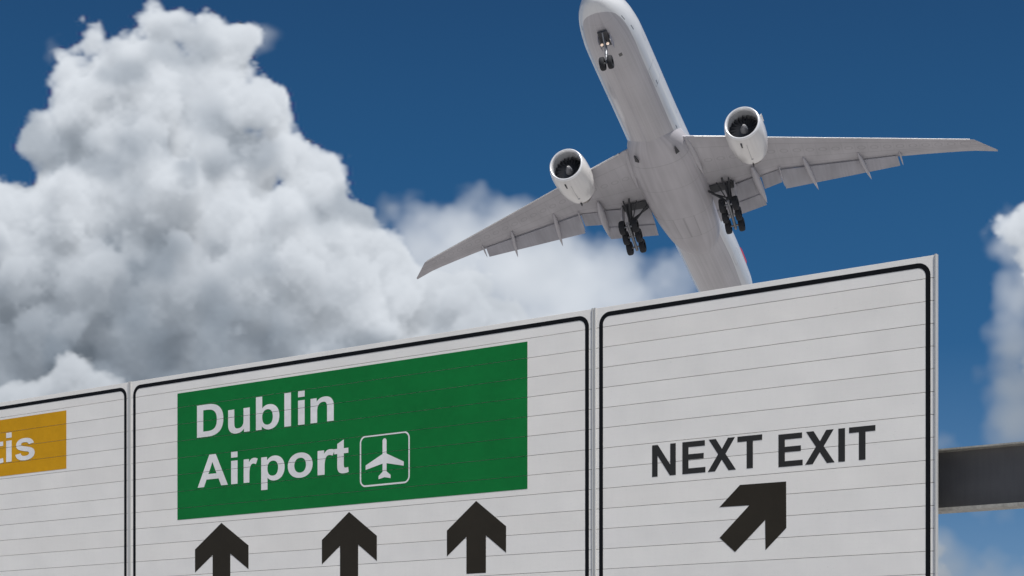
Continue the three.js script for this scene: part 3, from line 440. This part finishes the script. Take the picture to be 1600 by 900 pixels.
    blade('slat', SLAT, [V(10.5, -1.66, 28.02), V(10.5, -1.22, 28.95)], [V(30.0, -1.0, 37.68), V(30.0, -0.8, 38.2)], 0.22);
    for (const [a, b, ww, d] of [[V(8.3, -1.85, 32.45), V(8.72, -2.65, 38.5), 0.36, 0.55], [V(13.5, -1.52, 33.3), V(14.2, -2.28, 38.8), 0.24, 0.42], [V(18.9, -1.34, 35.05), V(19.7, -2.0, 39.5), 0.2, 0.34], [V(10.9, -1.62, 33.75), V(11.0, -2.3, 36.8), 0.1, 0.2], [V(22.95, -1.2, 36.75), V(23.1, -1.55, 38.9), 0.09, 0.14]]) mesh('flap_track_fairing', canoe(a, b, ww, d, s), WING, w);
    mesh('wing_root_fillet', canoe(V(3.05, -1.75, 24.6), V(3.5, -2.3, 31), 0.34, 0.36, s), WING, w);
    // engine
    const e = sub('engine', plane, s > 0 ? 'white starboard jet engine with open round intake' : 'white port jet engine with open round intake'); e.position.set(s * 9.06, -2.72, 23.16); e.rotation.set(-0.03, 0, 0);
    const lathe = (rows, seg = 64) => new THREE.LatheGeometry(rows.map(([r, z]) => new THREE.Vector2(r, z)), seg).rotateX(Math.PI / 2);
    const nac = mesh('nacelle', lathe([[1.79, 0.22], [1.87, 0.6], [1.94, 1.2], [1.965, 2.0], [1.95, 2.9], [1.88, 3.7], [1.74, 4.5], [1.56, 5.25], [1.53, 5.27], [1.5, 5.2], [1.55, 4.0]]), NAC, e);
    mesh('intake_lip', lathe([[1.50, 0.34], [1.515, 0.17], [1.56, 0.05], [1.635, -0.01], [1.71, 0.02], [1.765, 0.10], [1.79, 0.22]]), LIP, e);
    mesh('intake_duct', lathe([[1.50, 0.34], [1.53, 0.8], [1.58, 1.6], [1.57, 2.8]]), DUCT, e);
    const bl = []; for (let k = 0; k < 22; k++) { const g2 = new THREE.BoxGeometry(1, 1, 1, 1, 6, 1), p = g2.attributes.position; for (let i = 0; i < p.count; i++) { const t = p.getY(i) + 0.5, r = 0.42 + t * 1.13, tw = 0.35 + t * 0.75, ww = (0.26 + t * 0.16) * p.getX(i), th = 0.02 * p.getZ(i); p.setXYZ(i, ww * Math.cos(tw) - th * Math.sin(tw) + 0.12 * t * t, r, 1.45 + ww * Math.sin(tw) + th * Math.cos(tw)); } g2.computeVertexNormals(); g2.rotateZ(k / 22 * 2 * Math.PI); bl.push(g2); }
    mesh('fan', merged(bl), FANM, e);  // blades are black; the near-black tone also stands in for intake shade
    mesh('fan_backing', new THREE.CircleGeometry(1.54, 48).rotateY(Math.PI).translate(0, 0, 1.9), BAY_SHADE, e);
    const sp = mesh('spinner', lathe([[0.005, 0.62], [0.12, 0.7], [0.26, 0.9], [0.38, 1.2], [0.43, 1.55]], 32), SPIN, e);
    { const path = new THREE.CatmullRomCurve3(Array.from({ length: 9 }, (_, i) => { const t = i / 8, r = 0.10 + 0.24 * t, a = 1.2 + t * 2.4; return V(r * Math.cos(a), r * Math.sin(a), 0.66 + 0.42 * t * t + 0.05 * t); })); mesh('spiral_mark', new THREE.TubeGeometry(path, 24, 0.035, 6), MARK, sp); }
    mesh('core_cowl', lathe([[1.12, 4.4], [1.05, 5.4], [0.86, 6.3], [0.74, 6.8], [0.70, 6.75]]), HOT, e); mesh('exhaust_plug', lathe([[0.5, 6.3], [0.42, 6.9], [0.2, 7.6], [0.02, 8.0]], 32), HOT, e);
    { const a = 0.20; const q = bx(-0.075, 0.075, -0.03, 0.03, 0, 0.85); q.translate(0, -1.915, 0.62).rotateZ(a); mesh('drain_slot', q, DARKM, nac); const sm_ = bx(-0.014, 0.014, -0.012, 0.012, -1.35, 1.35); sm_.rotateX(0.0).translate(0, -1.955, 2.35).rotateZ(-0.06); mesh('cowl_seam', sm_, STRUT, nac); const v2 = bx(-0.10, 0.10, -0.012, 0.02, 0, 0.5); v2.translate(0, -1.86, 3.45).rotateZ(-0.08); mesh('vent_grille', v2, STRUT, nac);
      mesh('drain_mast', bx(-0.05, 0.05, -1.75, -1.5, 5.0, 5.5), DARKM, e); const stk = bx(-0.02, 0.02, 0, 0.42, 0, 1.3); stk.translate(0, 1.86, 1.5).rotateZ(s * 0.9 * -1); mesh('strake', stk, NAC, nac); }
    { const R_ = [[1.6, 1.9, 0.20], [2.4, 2.05, 0.34], [4.4, 2.15, 0.36], [6.5, 1.6, 0.34], [8.6, 1.1, 0.22], [9.8, 0.95, 0.05]].map(([z, y1, hw]) => { const y0 = z < 5 ? 1.55 + 0.1 * Math.min(z, 3) / 3 : 0.9 + (z - 5) * 0.02; return [V(-hw, y0, z), V(hw, y0, z), V(hw * 0.8, y1, z), V(-hw * 0.8, y1, z)]; }); mesh('pylon', loft(R_, { flip: false }).toNonIndexed(), NAC, e).geometry.computeVertexNormals(); }
    // main landing gear
    const g = sub('main_landing_gear', plane); const C = V(s * 5.4, -5.27, 35.05), dir = V(0, -0.30, 0.954), P = (dx, dz, dy = 0) => C.clone().add(V(s * dx, dy, 0)).addScaledVector(dir, dz);
    mesh('bay_shade_slab', merged([bx(s * 4.75 - 1.35, s * 4.75 + 1.35, -1.97, -1.87, 34.1, 35.45)]), BAY_SHADE, g);  // solid slab below the wing; its dark colour stands for shade inside a well
    mesh('shock_strut', merged([bar(V(s * 5.35, -1.9, 34.3), P(0, -0.3, 1.5), 0.26), bar(P(0, -0.3, 1.6), P(0, 0, 0.05), 0.17)]), DARKM, g);
    mesh('drag_brace', merged([bar(V(s * 5.0, -2.0, 32.9), P(0, -0.35, 1.4), 0.11), bar(V(s * 5.7, -2.0, 33.1), P(0, -0.3, 1.2), 0.08)]), DARKM, g);
    mesh('side_brace', merged([bar(V(s * 3.3, -2.4, 34.2), P(-0.1, -0.2, 1.3), 0.12), bar(V(s * 3.5, -2.3, 35.0), P(-0.1, -0.1, 1.9), 0.09), bar(V(s * 4.3, -2.1, 33.4), P(-0.05, -0.2, 1.1), 0.06)]), DARKM, g);
    mesh('bogie_beam', merged([bar(P(0, -1.95), P(0, 1.95), 0.16), ...[-1.45, 0, 1.5].map((z) => bar(P(-0.7, z), P(0.7, z), 0.1)), bar(P(0, 1.3), P(0, 0.25, 1.0), 0.07), bar(P(0.18, -1.3, 0.2), P(0.12, -0.2, 1.2), 0.05)]), STRUT, g);
    mesh('gear_door', bx(s * 6.12 - 0.03, s * 6.12 + 0.03, -3.7, -2.0, 33.9, 35.2), WING, g);
    for (const dx of [-0.7, 0.7]) for (const z of [-1.45, 0, 1.5]) { const p = P(dx, z); const ty = mesh('tyre', wheel[0], TYRE, g); ty.position.copy(p); const hb = mesh('wheel_hub', wheel[1], HUB, g); hb.position.copy(p); }
    // tail plane
    const tw = [[1.0, 63.5, 70.5, 1.5, 0.7], [2.2, 64.4, 70.7, 1.55, 0.6], [6, 67.0, 71.6, 1.9, 0.4], [10.2, 69.9, 72.4, 2.3, 0.2], [10.6, 70.6, 72.5, 2.33, 0.05]];
    mesh('tailplane', loft(tw.map(([y, l, t, z, h]) => ring(s * y, l, t, z, z, h)), { flip: !flip, uv: (k, i, p) => [Math.abs(p.x), p.z] }), WING, plane);
  }
  // fin
  mesh('tail_fin', loft([[2.4, 60.5, 71.5, 0.9], [4, 62.4, 72.4, 0.8], [8, 67.6, 75.4, 0.55], [13.4, 73.8, 78.0, 0.32], [13.7, 74.9, 78.2, 0.1]].map(([y, l, t, h]) => F22.map(([c, q]) => V(q * h, y, l + (t - l) * c))), { flip: true }), RED, plane);
  // nose gear
  {
    const g = sub('nose_landing_gear', plane);
    mesh('bay_shade_slab', merged([bx(-0.44, 0.44, -2.66, -2.5, 4.9, 6.9).rotateX(0)]), BAY_SHADE, g);  // flat dark slab, shade of the nose well painted in, no recess behind
    mesh('shock_strut', merged([bar(V(0, -2.4, 6.2), V(0, -4.3, 5.95), 0.13), bar(V(0, -4.2, 5.95), V(0, -5.2, 5.85), 0.085), bar(V(-0.34, -5.2, 5.85), V(0.34, -5.2, 5.85), 0.07), bar(V(0, -2.6, 5.0), V(0, -3.9, 5.9), 0.06), bar(V(0.02, -4.2, 6.1), V(0.02, -4.75, 6.3), 0.05), bar(V(0.02, -4.75, 6.3), V(0.02, -5.15, 5.95), 0.05)]), STRUT, g);
    for (const s of [-1, 1]) { const ty = mesh('tyre', wheel[0], TYRE, g); ty.position.set(s * 0.36, -5.2, 5.85); ty.scale.setScalar(0.8); const hb = mesh('wheel_hub', wheel[1], HUB, g); hb.position.set(s * 0.36, -5.2, 5.85); hb.scale.setScalar(0.8);
      mesh('gear_door', bx(s * 0.56 - 0.02, s * 0.56 + 0.02, -3.15, -2.45, 5.5, 6.9), FUS.clone(), g).material = WING;
      const lh = mesh('landing_light', new THREE.LatheGeometry([[0.001, 0.02], [0.15, 0.0], [0.17, 0.06], [0.12, 0.2], [0.001, 0.24]].map(([r, z]) => new THREE.Vector2(r, z)), 24).rotateX(Math.PI / 2), STRUT, g); lh.position.set(s * 0.27, -3.35, 5.72);
      const lens = mesh('landing_light_lens', new THREE.CircleGeometry(0.145, 24).rotateY(Math.PI), new THREE.MeshStandardMaterial({ color: lrgb(0.6, 0.6, 0.6), emissive: lrgb(1, 0.72, 0.5), emissiveIntensity: 0.6, roughness: 0.3 }), g); lens.position.set(s * 0.27, -3.35, 5.70); }
  }
}
renderer.render(scene, camera);
